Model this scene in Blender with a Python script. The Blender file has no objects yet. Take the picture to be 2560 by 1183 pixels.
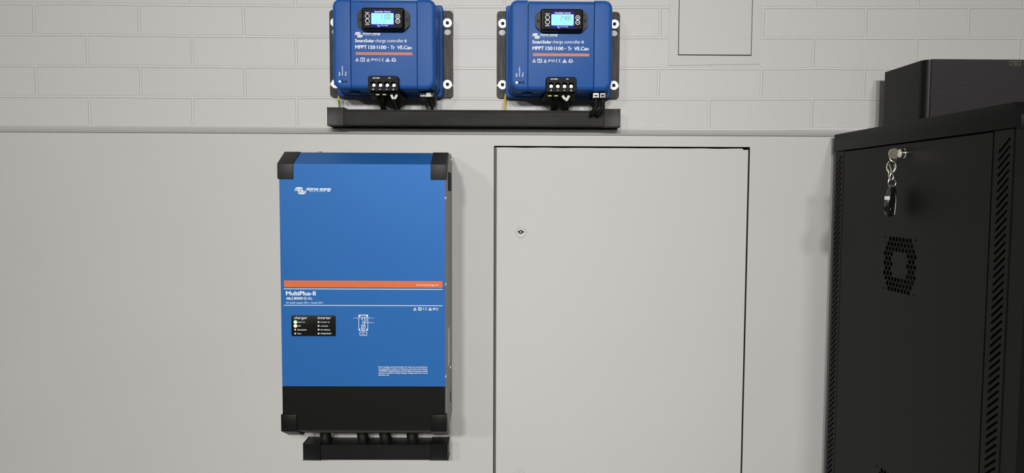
import bpy, bmesh, math, random
from math import sin, cos, pi, radians
from mathutils import Vector, Matrix
from mathutils.geometry import delaunay_2d_cdt

random.seed(7)
S = bpy.context.scene
COL = S.collection

# ------------------------------------------------------------------ camera, light, exposure
FPX, PW, PH = 1740.0, 2560.0, 1183.0
CAM = Vector((0.0, -1.70, 1.50))
YAW, PITCH, ROLL = 0.00944377, 0.05879822, 0.0045
RM = Matrix.Rotation(-YAW, 3, 'Z') @ Matrix.Rotation(pi / 2 - PITCH, 3, 'X') @ Matrix.Rotation(ROLL, 3, 'Z')
cd = bpy.data.cameras.new('camera')
cam = bpy.data.objects.new('camera', cd)
COL.objects.link(cam)
cam.matrix_world = Matrix.Translation(CAM) @ RM.to_4x4()
cd.sensor_fit = 'HORIZONTAL'
cd.sensor_width = 36.0
cd.lens = FPX / PW * 36.0
cd.clip_start = 0.02
S.camera = cam

S.view_settings.view_transform = 'Standard'
S.view_settings.look = 'None'
S.view_settings.gamma = 1.0
S.view_settings.use_curve_mapping = False
S.view_settings.exposure = 0.75

wd = bpy.data.worlds.new('world')
S.world = wd
wd.use_nodes = True
wd.node_tree.nodes['Background'].inputs[0].default_value = (0.9, 0.95, 1.0, 1)
wd.node_tree.nodes['Background'].inputs[1].default_value = 0.05


def lamp(name, loc, target, sx, sy, power, color=(1, 0.985, 0.955)):
    ld = bpy.data.lights.new(name, 'AREA')
    ld.shape = 'RECTANGLE'
    ld.size, ld.size_y = sx, sy
    ld.energy = power
    ld.color = color
    o = bpy.data.objects.new(name, ld)
    COL.objects.link(o)
    o.location = loc
    o.rotation_euler = (Vector(target) - Vector(loc)).to_track_quat('-Z', 'Y').to_euler()
    return o


# ceiling luminaires of the room, behind the photographer
for _x, _w, _sp in ((1.2, 6.9, 60), (0.2, 9.4, 56), (-1.06, 9.4, 56), (-3.6, 6.0, 66)):
    _l = lamp('ceiling_lamp', (_x, -7.0, 3.6), (0.08 if _x > -3 else -0.4, 0, 1.18), 0.42, 0.42, _w)
    _l.data.spread = radians(_sp)


def U(px, py, y):
    """point of the plane Y = y seen at a photo pixel"""
    d = RM @ Vector(((px - PW / 2) / FPX, -(py - PH / 2) / FPX, -1))
    return CAM + d * ((y - CAM.y) / d.y)


# ------------------------------------------------------------------ materials
MATS = {}


def mat(name, col, rough=0.5, metal=0.0, var=0.03, vscale=40.0, bump=0.0, bscale=400.0,
        emit=None, estr=0.0, spec=0.5, stretch=(1, 1, 1), coat=0.0):
    m = bpy.data.materials.new(name)
    m.use_nodes = True
    nt = m.node_tree
    b = nt.nodes['Principled BSDF']
    b.inputs['Roughness'].default_value = rough
    b.inputs['Metallic'].default_value = metal
    b.inputs['Specular IOR Level'].default_value = spec
    b.inputs['Coat Weight'].default_value = coat
    tc = nt.nodes.new('ShaderNodeTexCoord')
    mp = nt.nodes.new('ShaderNodeMapping')
    mp.inputs['Scale'].default_value = stretch
    nt.links.new(tc.outputs['Object'], mp.inputs[0])
    nz = nt.nodes.new('ShaderNodeTexNoise')
    nz.inputs['Scale'].default_value = vscale
    nz.inputs['Detail'].default_value = 4
    nt.links.new(mp.outputs[0], nz.inputs['Vector'])
    mx = nt.nodes.new('ShaderNodeMix')
    mx.data_type = 'RGBA'
    lo = [max(0, c * (1 - var)) for c in col]
    hi = [min(1, c * (1 + var)) for c in col]
    mx.inputs[6].default_value = (*lo, 1)
    mx.inputs[7].default_value = (*hi, 1)
    mr = nt.nodes.new('ShaderNodeMapRange')
    mr.inputs['From Min'].default_value = 0.3
    mr.inputs['From Max'].default_value = 0.7
    nt.links.new(nz.outputs['Fac'], mr.inputs['Value'])
    nt.links.new(mr.outputs['Result'], mx.inputs[0])
    nt.links.new(mx.outputs[2], b.inputs['Base Color'])
    if bump:
        n2 = nt.nodes.new('ShaderNodeTexNoise')
        n2.inputs['Scale'].default_value = bscale
        n2.inputs['Detail'].default_value = 3
        nt.links.new(mp.outputs[0], n2.inputs['Vector'])
        bp = nt.nodes.new('ShaderNodeBump')
        bp.inputs['Strength'].default_value = bump
        bp.inputs['Distance'].default_value = 0.001
        nt.links.new(n2.outputs['Fac'], bp.inputs['Height'])
        nt.links.new(bp.outputs[0], b.inputs['Normal'])
    if emit:
        b.inputs['Emission Color'].default_value = (*emit, 1)
        b.inputs['Emission Strength'].default_value = estr
    MATS[name] = m
    return m


WALLC = (0.53, 0.522, 0.506)
M_LOW = mat('painted_plaster', (0.512, 0.505, 0.49), 0.5, var=0.02, vscale=3, bump=0.25, bscale=160)
M_TRIM = mat('glossy_trim_paint', (0.47, 0.47, 0.465), 0.25, var=0.02, bump=0.15, bscale=60)
M_ROOM = mat('room_paint', (0.8, 0.8, 0.8), 0.8)
M_CEIL = mat('ceiling_paint', (0.16, 0.16, 0.16), 0.9)
M_FLOOR = mat('floor_grey', (0.7, 0.7, 0.69), 0.6)
M_DOOR = mat('cabinet_door_enamel', (0.528, 0.527, 0.512), 0.45, spec=0.3, var=0.012, vscale=3, bump=0.06, bscale=90)
M_RECESS = mat('recess_steel', (0.085, 0.08, 0.075), 0.6)
M_DARK = mat('dark_void', (0.003, 0.003, 0.003), 0.9)
M_BLUE = mat('blue_powder_coat', (0.0155, 0.092, 0.34), 0.45, spec=0.2, var=0.04, vscale=700, bump=0.12, bscale=1500)
M_IBLUE = mat('blue_satin_metal', (0.019, 0.130, 0.40), 0.48, spec=0.25, metal=0.2, var=0.02, vscale=6, bump=0.04, bscale=1500)
M_BLACK = mat('black_satin_plastic', (0.004, 0.004, 0.004), 0.42, spec=0.2, bump=0.04, bscale=900)
M_BLK2 = mat('black_textured_coat', (0.0045, 0.0045, 0.0042), 0.5, spec=0.15, bump=0.25, bscale=1200)
M_DUCT = mat('black_duct_plastic', (0.010, 0.0097, 0.0093), 0.5, spec=0.15, var=0.75, vscale=9, bump=0.02, bscale=500, stretch=(1, 1, 3))
M_DUCT2 = mat('black_duct_smooth', (0.006, 0.006, 0.006), 0.4, spec=0.25, var=0.2, vscale=20, bump=0.08, bscale=500)
M_CAP = mat('charcoal_cap_plastic', (0.026, 0.025, 0.024), 0.5, spec=0.3, var=0.35, vscale=90, bump=0.15, bscale=500)
M_BRK = mat('black_anodised_plate', (0.016, 0.0135, 0.0125), 0.42, spec=0.2, metal=0.3, var=0.85, vscale=40, bump=0.1, stretch=(6, 1, 0.5))
M_RUB = mat('black_cable_sheath', (0.004, 0.004, 0.004), 0.5, spec=0.25)
M_STEEL = mat('grey_steel', (0.19, 0.183, 0.172), 0.4, metal=0.55, var=0.05)
M_CHROME = mat('bright_zinc', (0.85, 0.84, 0.82), 0.22, metal=1.0, var=0.08, vscale=300)
M_BRASS = mat('worn_nickel', (0.62, 0.58, 0.48), 0.28, metal=1.0, var=0.15, vscale=300)
M_WASH = mat('white_washer', (0.96, 0.96, 0.95), 0.3, var=0.005)  # near-white colour stands in for the bright reflection on the zinc washers
M_WHITE = mat('white_print', (0.84, 0.87, 0.90), 0.5, var=0.01)
M_ORANGE = mat('orange_print', (0.47, 0.115, 0.045), 0.45, var=0.06, vscale=120)
M_ORANGE2 = mat('orange_print_bright', (0.68, 0.14, 0.035), 0.42, var=0.03)
M_LCD = mat('backlit_lcd', (0.02, 0.03, 0.03), 0.4, spec=0.2, emit=(0.36, 0.98, 1.0), estr=0.54)
M_LCDINK = mat('lcd_ink', (0.01, 0.02, 0.02), 0.5, emit=(0.03, 0.16, 0.18), estr=0.54)
M_LCDPALE = mat('lcd_pale_ink', (0.05, 0.2, 0.2), 0.5, emit=(0.16, 0.60, 0.62), estr=0.54)
M_GLOW = mat('blue_backlight_bleed', (0.002, 0.001, 0.02), 0.5, spec=0.1, emit=(0.006, 0.001, 0.22), estr=0.42)
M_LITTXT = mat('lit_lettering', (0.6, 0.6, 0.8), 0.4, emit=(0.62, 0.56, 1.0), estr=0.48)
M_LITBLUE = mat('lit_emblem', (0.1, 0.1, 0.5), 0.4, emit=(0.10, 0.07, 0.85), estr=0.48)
M_LEDB = mat('blue_led', (0.2, 0.5, 0.9), 0.3, emit=(0.25, 0.62, 1.0), estr=0.96)
M_LEDW = mat('pale_blue_led', (0.5, 0.7, 0.9), 0.3, emit=(0.6, 0.85, 1.0), estr=1.08)
M_LEDOFF = mat('dark_led', (0.006, 0.006, 0.02), 0.15)
M_LEDG = mat('green_led', (0.6, 1, 0.7), 0.3, emit=(0.75, 1.0, 0.78), estr=1.80)
M_HALO_G = mat('green_led_halo', (0.05, 0.4, 0.1), 0.3, emit=(0.01, 0.16, 0.03), estr=0.48)
M_LEDA = mat('amber_led', (1, 0.8, 0.5), 0.3, emit=(1.0, 0.90, 0.66), estr=1.80)
M_HALO_A = mat('amber_led_halo', (0.5, 0.2, 0.02), 0.3, emit=(0.22, 0.08, 0.01), estr=0.48)
M_LEDX = mat('white_led', (0.75, 0.76, 0.76), 0.35)
M_YEL = mat('yellow_insulation', (0.62, 0.42, 0.03), 0.4)
M_GRN = mat('green_insulation', (0.10, 0.22, 0.015), 0.4)
M_FER = mat('yellow_marker', (0.62, 0.62, 0.22), 0.45)
M_TIE = mat('pale_grey_nylon', (0.50, 0.50, 0.46), 0.4)
M_RACK = mat('black_rack_powder', (0.0050, 0.0050, 0.0046), 0.5, spec=0.2, var=0.1, vscale=500, bump=0.12, bscale=1400)
M_GRILLE = mat('grey_speaker_cloth', (0.036, 0.032, 0.034), 0.85, spec=0.2, var=0.5, vscale=420, bump=0.4, bscale=900)
M_SPK = mat('black_speaker_wrap', (0.006, 0.006, 0.006), 0.4, spec=0.25, bump=0.05)
M_BADGE = mat('badge_gold', (0.42, 0.40, 0.30), 0.4, metal=0.5)
M_STICK = mat('white_sticker', (0.62, 0.62, 0.60), 0.5, var=0.12, vscale=200)
M_CORN = mat('charcoal_corner_plastic', (0.020, 0.0195, 0.019), 0.5, spec=0.3, bump=0.04, bscale=700)
M_FOB = mat('glossy_black_fob', (0.008, 0.008, 0.008), 0.18)


def brick_mat():
    m = bpy.data.materials.new('painted_brick')
    m.use_nodes = True
    nt = m.node_tree
    L = nt.links.new
    b = nt.nodes['Principled BSDF']
    b.inputs['Roughness'].default_value = 0.5
    g = nt.nodes.new('ShaderNodeNewGeometry')
    sp = nt.nodes.new('ShaderNodeSeparateXYZ')
    L(g.outputs['Position'], sp.inputs[0])
    # slight waviness of the hand-laid courses
    wob = nt.nodes.new('ShaderNodeTexNoise')
    wob.inputs['Scale'].default_value = 5.0
    wob.inputs['Detail'].default_value = 2
    L(g.outputs['Position'], wob.inputs['Vector'])
    ws = nt.nodes.new('ShaderNodeSeparateColor')
    L(wob.outputs['Color'], ws.inputs[0])

    def madd(a, sock, k, c):
        n = nt.nodes.new('ShaderNodeMath')
        n.operation = 'MULTIPLY_ADD'
        L(sock, n.inputs[0])
        n.inputs[1].default_value = k
        n.inputs[2].default_value = c
        if a is None:
            return n.outputs[0]
        s = nt.nodes.new('ShaderNodeMath')
        s.operation = 'ADD'
        L(a, s.inputs[0])
        L(n.outputs[0], s.inputs[1])
        return s.outputs[0]
    x = madd(sp.outputs['X'], ws.outputs[0], 0.006, BX)
    mxn = nt.nodes.new('ShaderNodeMath')
    mxn.operation = 'MAXIMUM'
    L(sp.outputs['X'], mxn.inputs[0])
    mxn.inputs[1].default_value = 0.0
    z0 = madd(sp.outputs['Z'], mxn.outputs[0], -0.006, 0.0)     # the courses climb a little to the right
    z = madd(z0, ws.outputs[1], 0.004, BZ)
    cb = nt.nodes.new('ShaderNodeCombineXYZ')
    L(x, cb.inputs[0])
    L(z, cb.inputs[1])
    br = nt.nodes.new('ShaderNodeTexBrick')
    br.offset = 0.5
    br.offset_frequency = 2
    br.inputs['Scale'].default_value = 1.0
    br.inputs['Brick Width'].default_value = 0.2495
    br.inputs['Row Height'].default_value = 0.0728
    br.inputs['Mortar Size'].default_value = 0.0032
    br.inputs['Mortar Smooth'].default_value = 0.35
    c = WALLC
    br.inputs['Color1'].default_value = (c[0] * 1.01, c[1] * 1.01, c[2] * 1.01, 1)
    br.inputs['Color2'].default_value = (c[0] * .985, c[1] * .985, c[2] * .985, 1)
    br.inputs['Mortar'].default_value = (c[0] * 1.07, c[1] * 1.07, c[2] * 1.07, 1)
    L(cb.outputs[0], br.inputs['Vector'])
    L(br.outputs['Color'], b.inputs['Base Color'])
    n = nt.nodes.new('ShaderNodeTexNoise')
    n.inputs['Scale'].default_value = 55
    n.inputs['Detail'].default_value = 5
    L(g.outputs['Position'], n.inputs['Vector'])
    h = madd(br.outputs['Fac'], n.outputs['Fac'], 0.35, 0)
    bp = nt.nodes.new('ShaderNodeBump')
    bp.inputs['Strength'].default_value = 0.8
    bp.inputs['Distance'].default_value = 0.0018
    L(h, bp.inputs['Height'])
    L(bp.outputs[0], b.inputs['Normal'])
    return m


BX, BZ = 0.629 + 10 * 0.2495 - 0.003, 40 * 0.0728 - 1.9515 - 0.002
M_BRICK = brick_mat()


# ------------------------------------------------------------------ object helpers
def tag(o, label=None, cat=None, group=None, kind=None):
    for k, v in (('label', label), ('category', cat), ('group', group), ('kind', kind)):
        if v:
            o[k] = v
    return o


def thing(name, loc, label, cat, group=None):
    o = bpy.data.objects.new(name, None)
    COL.objects.link(o)
    o.location = loc
    o.empty_display_size = 0.02
    return tag(o, label, cat, group)


def origin(o):
    p = Vector((0, 0, 0))
    while o is not None:
        p += o.location
        o = o.parent
    return p


def obj(name, bm, m, parent=None, loc=None, smooth=True, label=None):
    """one mesh object; geometry is given in world coordinates"""
    bmesh.ops.remove_doubles(bm, verts=bm.verts, dist=1e-6)
    bmesh.ops.recalc_face_normals(bm, faces=bm.faces)
    off = origin(parent) if parent is not None else Vector(loc or (0, 0, 0))
    bmesh.ops.translate(bm, verts=bm.verts, vec=-off)
    if smooth:
        for f in bm.faces:
            f.smooth = True
        for e in bm.edges:
            e.smooth = len(e.link_faces) == 2 and e.calc_face_angle(4) < radians(32)
    me = bpy.data.meshes.new(name)
    bm.to_mesh(me)
    bm.free()
    for k in (m if isinstance(m, (list, tuple)) else [m]):
        me.materials.append(k)
    o = bpy.data.objects.new(name, me)
    COL.objects.link(o)
    if parent is not None:
        o.parent = parent
    else:
        o.location = off
    if label:
        o['label'] = label
    return o


def NB():
    return bmesh.new()


def box(bm, x0, x1, y0, y1, z0, z1, bev=0.0, seg=2):
    t = bmesh.new()
    bmesh.ops.create_cube(t, size=1)
    for v in t.verts:
        v.co = Vector(((x0 + x1) / 2 + v.co.x * (x1 - x0), (y0 + y1) / 2 + v.co.y * (y1 - y0), (z0 + z1) / 2 + v.co.z * (z1 - z0)))
    if bev:
        bmesh.ops.bevel(t, geom=t.edges[:], offset=bev, segments=seg, profile=0.5, affect='EDGES')
    join(bm, t)


def join(bm, t):
    me = bpy.data.meshes.new('tmp')
    t.to_mesh(me)
    t.free()
    bm.from_mesh(me)
    bpy.data.meshes.remove(me)


def rrect(x0, x1, z0, z1, r, n=6):
    """rounded rectangle outline in XZ, counter-clockwise; r = one radius or (bl, br, tr, tl)"""
    if not isinstance(r, (tuple, list)):
        r = (r,) * 4
    out = []
    for (cx, cz, sx, sz, a0, rr) in ((x0, z0, 1, 1, pi, r[0]), (x1, z0, -1, 1, 1.5 * pi, r[1]),
                                     (x1, z1, -1, -1, 0, r[2]), (x0, z1, 1, -1, .5 * pi, r[3])):
        rr = max(rr, 1e-5)
        for i in range(n + 1):
            a = a0 + i / n * pi / 2
            out.append((cx + sx * rr + rr * cos(a), cz + sz * rr + rr * sin(a)))
    return out


def circ(cx, cz, r, n=24, rz=None):
    return [(cx + r * cos(2 * pi * i / n), cz + (rz or r) * sin(2 * pi * i / n)) for i in range(n)]


def loft(bm, loops, cap0=True, cap1=True):
    """loops: lists of 3D points with equal counts"""
    vs = [[bm.verts.new(p) for p in l] for l in loops]
    n = len(vs[0])
    for a, b in zip(vs, vs[1:]):
        for i in range(n):
            j = (i + 1) % n
            bm.faces.new((a[i], a[j], b[j], b[i]))
    if cap0:
        bm.faces.new(vs[0])
    if cap1:
        bm.faces.new(list(reversed(vs[-1])))


def puff(bm, x0, x1, z0, z1, r, yb, yf, er=0.0, seg=4, n=6, kl=1.0, kr=1.0):
    """rounded block in the wall frame from yb (back) to yf (front, smaller y) with rounded front edge er"""
    if not isinstance(r, (tuple, list)):
        r = (r,) * 4
    loops = []

    def L(y, i):
        rr = tuple(max(q - i, 1e-5) for q in r)
        return [(p[0], y, p[1]) for p in rrect(x0 + i * kl, x1 - i * kr, z0 + i, z1 - i, rr, n)]
    loops.append(L(yb, 0))
    if er:
        for k in range(seg + 1):
            a = k / seg * pi / 2
            loops.append(L(yf + er * (1 - sin(a)), er * (1 - cos(a))))
    else:
        loops.append(L(yf, 0))
    loft(bm, loops)


def prism(bm, poly, y0, y1):
    loft(bm, [[(p[0], y0, p[1]) for p in poly], [(p[0], y1, p[1]) for p in poly]])


def inside(p, poly):
    c = False
    j = len(poly) - 1
    for i in range(len(poly)):
        a, b = poly[i], poly[j]
        if (a[1] > p[1]) != (b[1] > p[1]) and p[0] < (b[0] - a[0]) * (p[1] - a[1]) / (b[1] - a[1]) + a[0]:
            c = not c
        j = i
    return c


def plate(bm, outer, holes, f0, f1):
    """plate with real holes; f0/f1 map 2D to 3D for the front and the back"""
    loops = [outer] + holes
    co, ed = [], []
    for l in loops:
        s = len(co)
        co += [Vector(p) for p in l]
        ed += [(s + i, s + (i + 1) % len(l)) for i in range(len(l))]
    V, E_, F_, *_ = delaunay_2d_cdt(co, ed, [], 0, 1e-7)
    fr = [bm.verts.new(f0(v)) for v in V]
    bk = [bm.verts.new(f1(v)) for v in V]
    for f in F_:
        c = sum((V[i] for i in f), Vector((0, 0))) / len(f)
        if not inside(c, outer) or any(inside(c, h) for h in holes):
            continue
        bm.faces.new([fr[i] for i in f])
        bm.faces.new([bk[i] for i in reversed(f)])
    for l in loops:
        a = [bm.verts.new(f0(Vector(p))) for p in l]
        b = [bm.verts.new(f1(Vector(p))) for p in l]
        for i in range(len(l)):
            j = (i + 1) % len(l)
            bm.faces.new((a[i], a[j], b[j], b[i]))


def frame_of(d):
    d = d.normalized()
    u = d.cross(Vector((0, 0, 1)))
    if u.length < 1e-3:
        u = d.cross(Vector((0, 1, 0)))
    u.normalize()
    return u, d.cross(u)


def cyl(bm, p0, p1, r0, r1=None, n=24):
    p0, p1 = Vector(p0), Vector(p1)
    r1 = r0 if r1 is None else r1
    u, w = frame_of(p1 - p0)
    loft(bm, [[p + (u * cos(2 * pi * i / n) + w * sin(2 * pi * i / n)) * r for i in range(n)] for p, r in ((p0, r0), (p1, r1))])


def lathe(bm, p, axis, prof, n=24):
    """prof: (distance along axis, radius)"""
    p, axis = Vector(p), Vector(axis).normalized()
    u, w = frame_of(axis)
    loft(bm, [[p + axis * t + (u * cos(2 * pi * i / n) + w * sin(2 * pi * i / n)) * max(r, 1e-5) for i in range(n)] for t, r in prof])


def spline(pts, n=10):
    P = [Vector(p) for p in pts]
    P = [P[0] * 2 - P[1]] + P + [P[-1] * 2 - P[-2]]
    out = []
    for k in range(1, len(P) - 2):
        a, b, c, d = P[k - 1:k + 3]
        for i in range(n):
            t = i / n
            out.append(0.5 * ((2 * b) + (c - a) * t + (2 * a - 5 * b + 4 * c - d) * t * t + (3 * b - a - 3 * c + d) * t ** 3))
    out.append(P[-2])
    return out


def tube(bm, pts, r, n=12, closed=False):
    """r: radius or function of arc length"""
    s = 0.0
    loops = []
    u = None
    N = len(pts)
    for i, p in enumerate(pts):
        if closed:
            d = pts[(i + 1) % N] - pts[i - 1]
        else:
            d = pts[min(i + 1, N - 1)] - pts[max(i - 1, 0)]
        d.normalize()
        if u is None:
            u, w = frame_of(d)
        else:
            u = (u - d * u.dot(d)).normalized()
            w = d.cross(u)
        if i:
            s += (p - pts[i - 1]).length
        rr = r(s) if callable(r) else r
        loops.append([p + (u * cos(2 * pi * k / n) + w * sin(2 * pi * k / n)) * rr for k in range(n)])
    if closed:
        loops.append(loops[0])
        loft(bm, loops, False, False)
    else:
        loft(bm, loops)


def ring(bm, c, R, r, ax, n=28, rz=None):
    """torus, ax = (u, w) plane vectors"""
    u, w = Vector(ax[0]), Vector(ax[1])
    pts = [Vector(c) + u * R * cos(2 * pi * i / n) + w * (rz or R) * sin(2 * pi * i / n) for i in range(n)]
    tube(bm, pts, r, 8, True)


def corrugated(bm, pts, r, pitch=0.0035, amp=0.0011):
    P = spline(pts, 6)
    L = [0]
    for a, b in zip(P, P[1:]):
        L.append(L[-1] + (b - a).length)
    step = pitch / 6
    out, k, s = [], 0, 0.0
    while s <= L[-1]:
        while k < len(L) - 2 and L[k + 1] < s:
            k += 1
        t = (s - L[k]) / max(L[k + 1] - L[k], 1e-9)
        out.append(P[k].lerp(P[k + 1], t))
        s += step
    tube(bm, out, lambda q: r + amp * (abs(sin(pi * q / pitch)) - 0.6), 16)


# flat printing (in the wall frame), front at plane y; successive strokes lie a hair apart so overlaps stay clean
LIFT = [0]


def hair(y):
    LIFT[0] = (LIFT[0] + 1) % 12
    return y - LIFT[0] * 0.00002


def ribbon(bm, pts, w, y, closed=False):
    y = hair(y)
    P = [Vector((p[0], p[1])) for p in pts]
    N = len(P)
    A, B = [], []
    for i in range(N):
        if closed:
            d0, d1 = (P[i] - P[i - 1]), (P[(i + 1) % N] - P[i])
        else:
            d0 = P[i] - P[max(i - 1, 0)]
            d1 = P[min(i + 1, N - 1)] - P[i]
            if i == 0:
                d0 = d1
            if i == N - 1:
                d1 = d0
        d0, d1 = d0.normalized(), d1.normalized()
        n0, n1 = Vector((-d0.y, d0.x)), Vector((-d1.y, d1.x))
        m = (n0 + n1)
        if m.length < 1e-6:
            m = n0
        m.normalize()
        k = w / 2 / max(m.dot(n0), 0.5)
        A.append(bm.verts.new((P[i].x + m.x * k, y, P[i].y + m.y * k)))
        B.append(bm.verts.new((P[i].x - m.x * k, y, P[i].y - m.y * k)))
    for i in range(N if closed else N - 1):
        j = (i + 1) % N
        bm.faces.new((A[i], A[j], B[j], B[i]))


def poly(bm, pts, y):
    y = hair(y)
    bm.faces.new([bm.verts.new((p[0], y, p[1])) for p in pts])


def disc(bm, cx, cz, r, y, n=24):
    poly(bm, circ(cx, cz, r, n), y)


def annulus(bm, cx, cz, r0, r1, y, n=28):
    ribbon(bm, circ(cx, cz, (r0 + r1) / 2, n), abs(r1 - r0), y, True)


def text(bm, s, x0, x1, z0, z1, y, bold=0.0, vertical=False):
    """lettering whose ink fills the rectangle x0..x1, z0..z1 at plane y; bold overlays shifted strokes"""
    cu = bpy.data.curves.new('t', 'FONT')
    cu.body = s
    cu.resolution_u = 3
    o = bpy.data.objects.new('t', cu)
    COL.objects.link(o)
    bpy.context.view_layer.update()
    me0 = bpy.data.meshes.new_from_object(o.evaluated_get(bpy.context.evaluated_depsgraph_get()))
    bpy.data.objects.remove(o)
    bpy.data.curves.remove(cu)
    src = [v.co.copy() for v in me0.vertices]
    ax, bx, ay, by = min(v.x for v in src), max(v.x for v in src), min(v.y for v in src), max(v.y for v in src)
    h = (x1 - x0) if vertical else (z1 - z0)
    e = h * bold * 4.0
    for k, (sa, sb) in enumerate(((0, 0), (1, 0), (.5, 1), (.5, .4)) if bold else ((0, 0),)):
        yy = y - k * 0.00004
        L_ = ((z1 - z0) if vertical else (x1 - x0)) - e
        H_ = h - e * 0.6
        for v, q in zip(me0.vertices, src):
            a = sa * e + (q.x - ax) / max(bx - ax, 1e-9) * L_
            b = sb * e * 0.6 + (q.y - ay) / max(by - ay, 1e-9) * H_
            v.co = Vector((x1 - b, yy, z0 + a)) if vertical else Vector((x0 + a, yy, z0 + b))
        bm.from_mesh(me0)
    bpy.data.meshes.remove(me0)


class Page:
    """maps photo pixels of one flat face (plane y) to the face, shifted by dx, dz for a repeat"""

    def __init__(s, y, dx=0.0, dz=0.0):
        s.y, s.dx, s.dz = y, dx, dz

    def p(s, px, py):
        q = U(px, py, s.y)
        return (q.x + s.dx, q.z + s.dz)

    def text(s, bm, t, x0, x1, y0, y1, bold=0.0, vertical=False, lift=0.0):
        a, b = s.p(x0, (y0 + y1) / 2)[0], s.p(x1, (y0 + y1) / 2)[0]
        c, d = s.p((x0 + x1) / 2, y1)[1], s.p((x0 + x1) / 2, y0)[1]
        text(bm, t, a, b, c, d, s.y - lift, bold, vertical)

    def line(s, bm, pts, w, closed=False, lift=0.0):
        k = (CAM.y - s.y) / -FPX
        ribbon(bm, [s.p(*q) for q in pts], w * k, s.y - lift, closed)

    def fill(s, bm, pts, lift=0.0):
        poly(bm, [s.p(*q) for q in pts], s.y - lift)

    def rect(s, bm, x0, x1, y0, y1, lift=0.0):
        a, b = s.p(x0, y0), s.p(x1, y1)
        poly(bm, [(a[0], a[1]), (b[0], a[1]), (b[0], b[1]), (a[0], b[1])], s.y - lift)

    def disc(s, bm, px, py, r, lift=0.0):
        k = (CAM.y - s.y) / -FPX
        c = s.p(px, py)
        disc(bm, c[0], c[1], r * k, s.y - lift)

    def ann(s, bm, px, py, r0, r1, lift=0.0):
        k = (CAM.y - s.y) / -FPX
        c = s.p(px, py)
        annulus(bm, c[0], c[1], r0 * k, r1 * k, s.y - lift)


def emblem(pg, bm, x0, x1, y0, y1, w, n=4, lift=0.0):
    """striped wave emblem: slanted strokes arched at the top left, cupped at the bottom right"""
    W_, H_ = x1 - x0, y1 - y0
    for k in range(n):
        o = k * 0.125
        pts = []
        base = [(0.0 + o, 0.53), (0.03 + o, 0.30), (0.09 + o, 0.10), (0.17 + o, 0.0), (0.25 + o, 0.02), (0.29 + o, 0.16),
                (0.30 + o, 0.45), (0.32 + o, 0.80), (0.37 + o, 0.97), (0.45 + o, 1.0), (0.53 + o, 0.90), (0.59 + o, 0.70), (0.62 + o, 0.47)]
        for q in spline([(a, b, 0) for a, b in base], 4):
            pts.append((x0 + W_ * q.x, y0 + H_ * q.y))
        pg.line(bm, pts, w, lift=lift)


def icon_tri(pg, bm, x0, x1, y0, y1, w, mark=True):
    xm = (x0 + x1) / 2
    pg.line(bm, [(x0 + w, y1 - w * .6), (xm, y0 + w), (x1 - w, y1 - w * .6)], w, True)
    if mark:
        pg.line(bm, [(xm, y0 + (y1 - y0) * .40), (xm, y0 + (y1 - y0) * .66)], w)
        pg.line(bm, [(xm, y0 + (y1 - y0) * .72), (xm, y0 + (y1 - y0) * .82)], w)


def icon_rcm(pg, bm, x0, x1, y0, y1, w):
    xm = (x0 + x1) / 2
    pg.line(bm, [(x0 + w, y1 - w * .6), (xm, y0 + w), (x1 - w, y1 - w * .6)], w * 1.2, True)
    pg.ann(bm, xm, y0 + (y1 - y0) * .66, (y1 - y0) * .12, (y1 - y0) * .22)


def icon_book(pg, bm, x0, x1, y0, y1, w):
    xm = (x0 + x1) / 2
    pg.line(bm, [(x0 + w / 2, y0 + w / 2), (xm, y0 + w), (x1 - w / 2, y0 + w / 2), (x1 - w / 2, y1 - w / 2), (xm, y1), (x0 + w / 2, y1 - w / 2)], w, True)
    pg.line(bm, [(xm, y0 + w), (xm, y1)], w)
    pg.fill(bm, [(x0 + w * 1.6, y0 + w * 1.6), (xm - w, y0 + w * 2), (xm - w, y0 + w * 3), (x0 + w * 1.6, y0 + w * 2.8)])
    pg.line(bm, [((xm + x1) / 2, y0 + (y1 - y0) * .4), ((xm + x1) / 2, y1 - w * 2)], w)


def icon_ce(pg, bm, x0, x1, y0, y1, w):
    cy, r = (y0 + y1) / 2, (y1 - y0) / 2 - w / 2
    c1 = x0 + w / 2 + r
    c2 = x1 - w * .3
    for cx in (c1, c2):
        pg.line(bm, [(cx + r * cos(radians(a)), cy + r * sin(radians(a))) for a in range(100, 261, 16)], w)
    pg.line(bm, [(c2 - r, cy), (c2 - r * .25, cy)], w)


SEG = {'0': 'abcdef', '1': 'bc', '2': 'abged', '4': 'fgbc', '8': 'abcdefg'}


def seven(pg, bm, s, x0, x1, y0, y1, w, lift):
    n = len(s)
    cw = (x1 - x0) / n
    for i, ch in enumerate(s):
        a, b = x0 + i * cw + cw * .12, x0 + (i + 1) * cw - cw * .12
        m = (y0 + y1) / 2
        g = w * .5
        L = {'a': ((a + g, y0), (b - g, y0)), 'b': ((b, y0 + g), (b, m - g)), 'c': ((b, m + g), (b, y1 - g)), 'd': ((a + g, y1), (b - g, y1)),
             'e': ((a, m + g), (a, y1 - g)), 'f': ((a, y0 + g), (a, m - g)), 'g': ((a + g, m), (b - g, m))}
        for k in SEG[ch]:
            pg.line(bm, L[k], w, lift=lift)


# ------------------------------------------------------------------ the room
XL, XR, YB, ZC = -4.6, 3.0, -9.0, 3.9
CABX0, CABX1, CABZ0, CABZ1 = -0.0287, 0.5950, 0.62, 1.6205
HX0, HX1, HZ0, HZ1 = 0.4145, 0.5925, 1.8398, 2.016
ZS = 1.654


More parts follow.
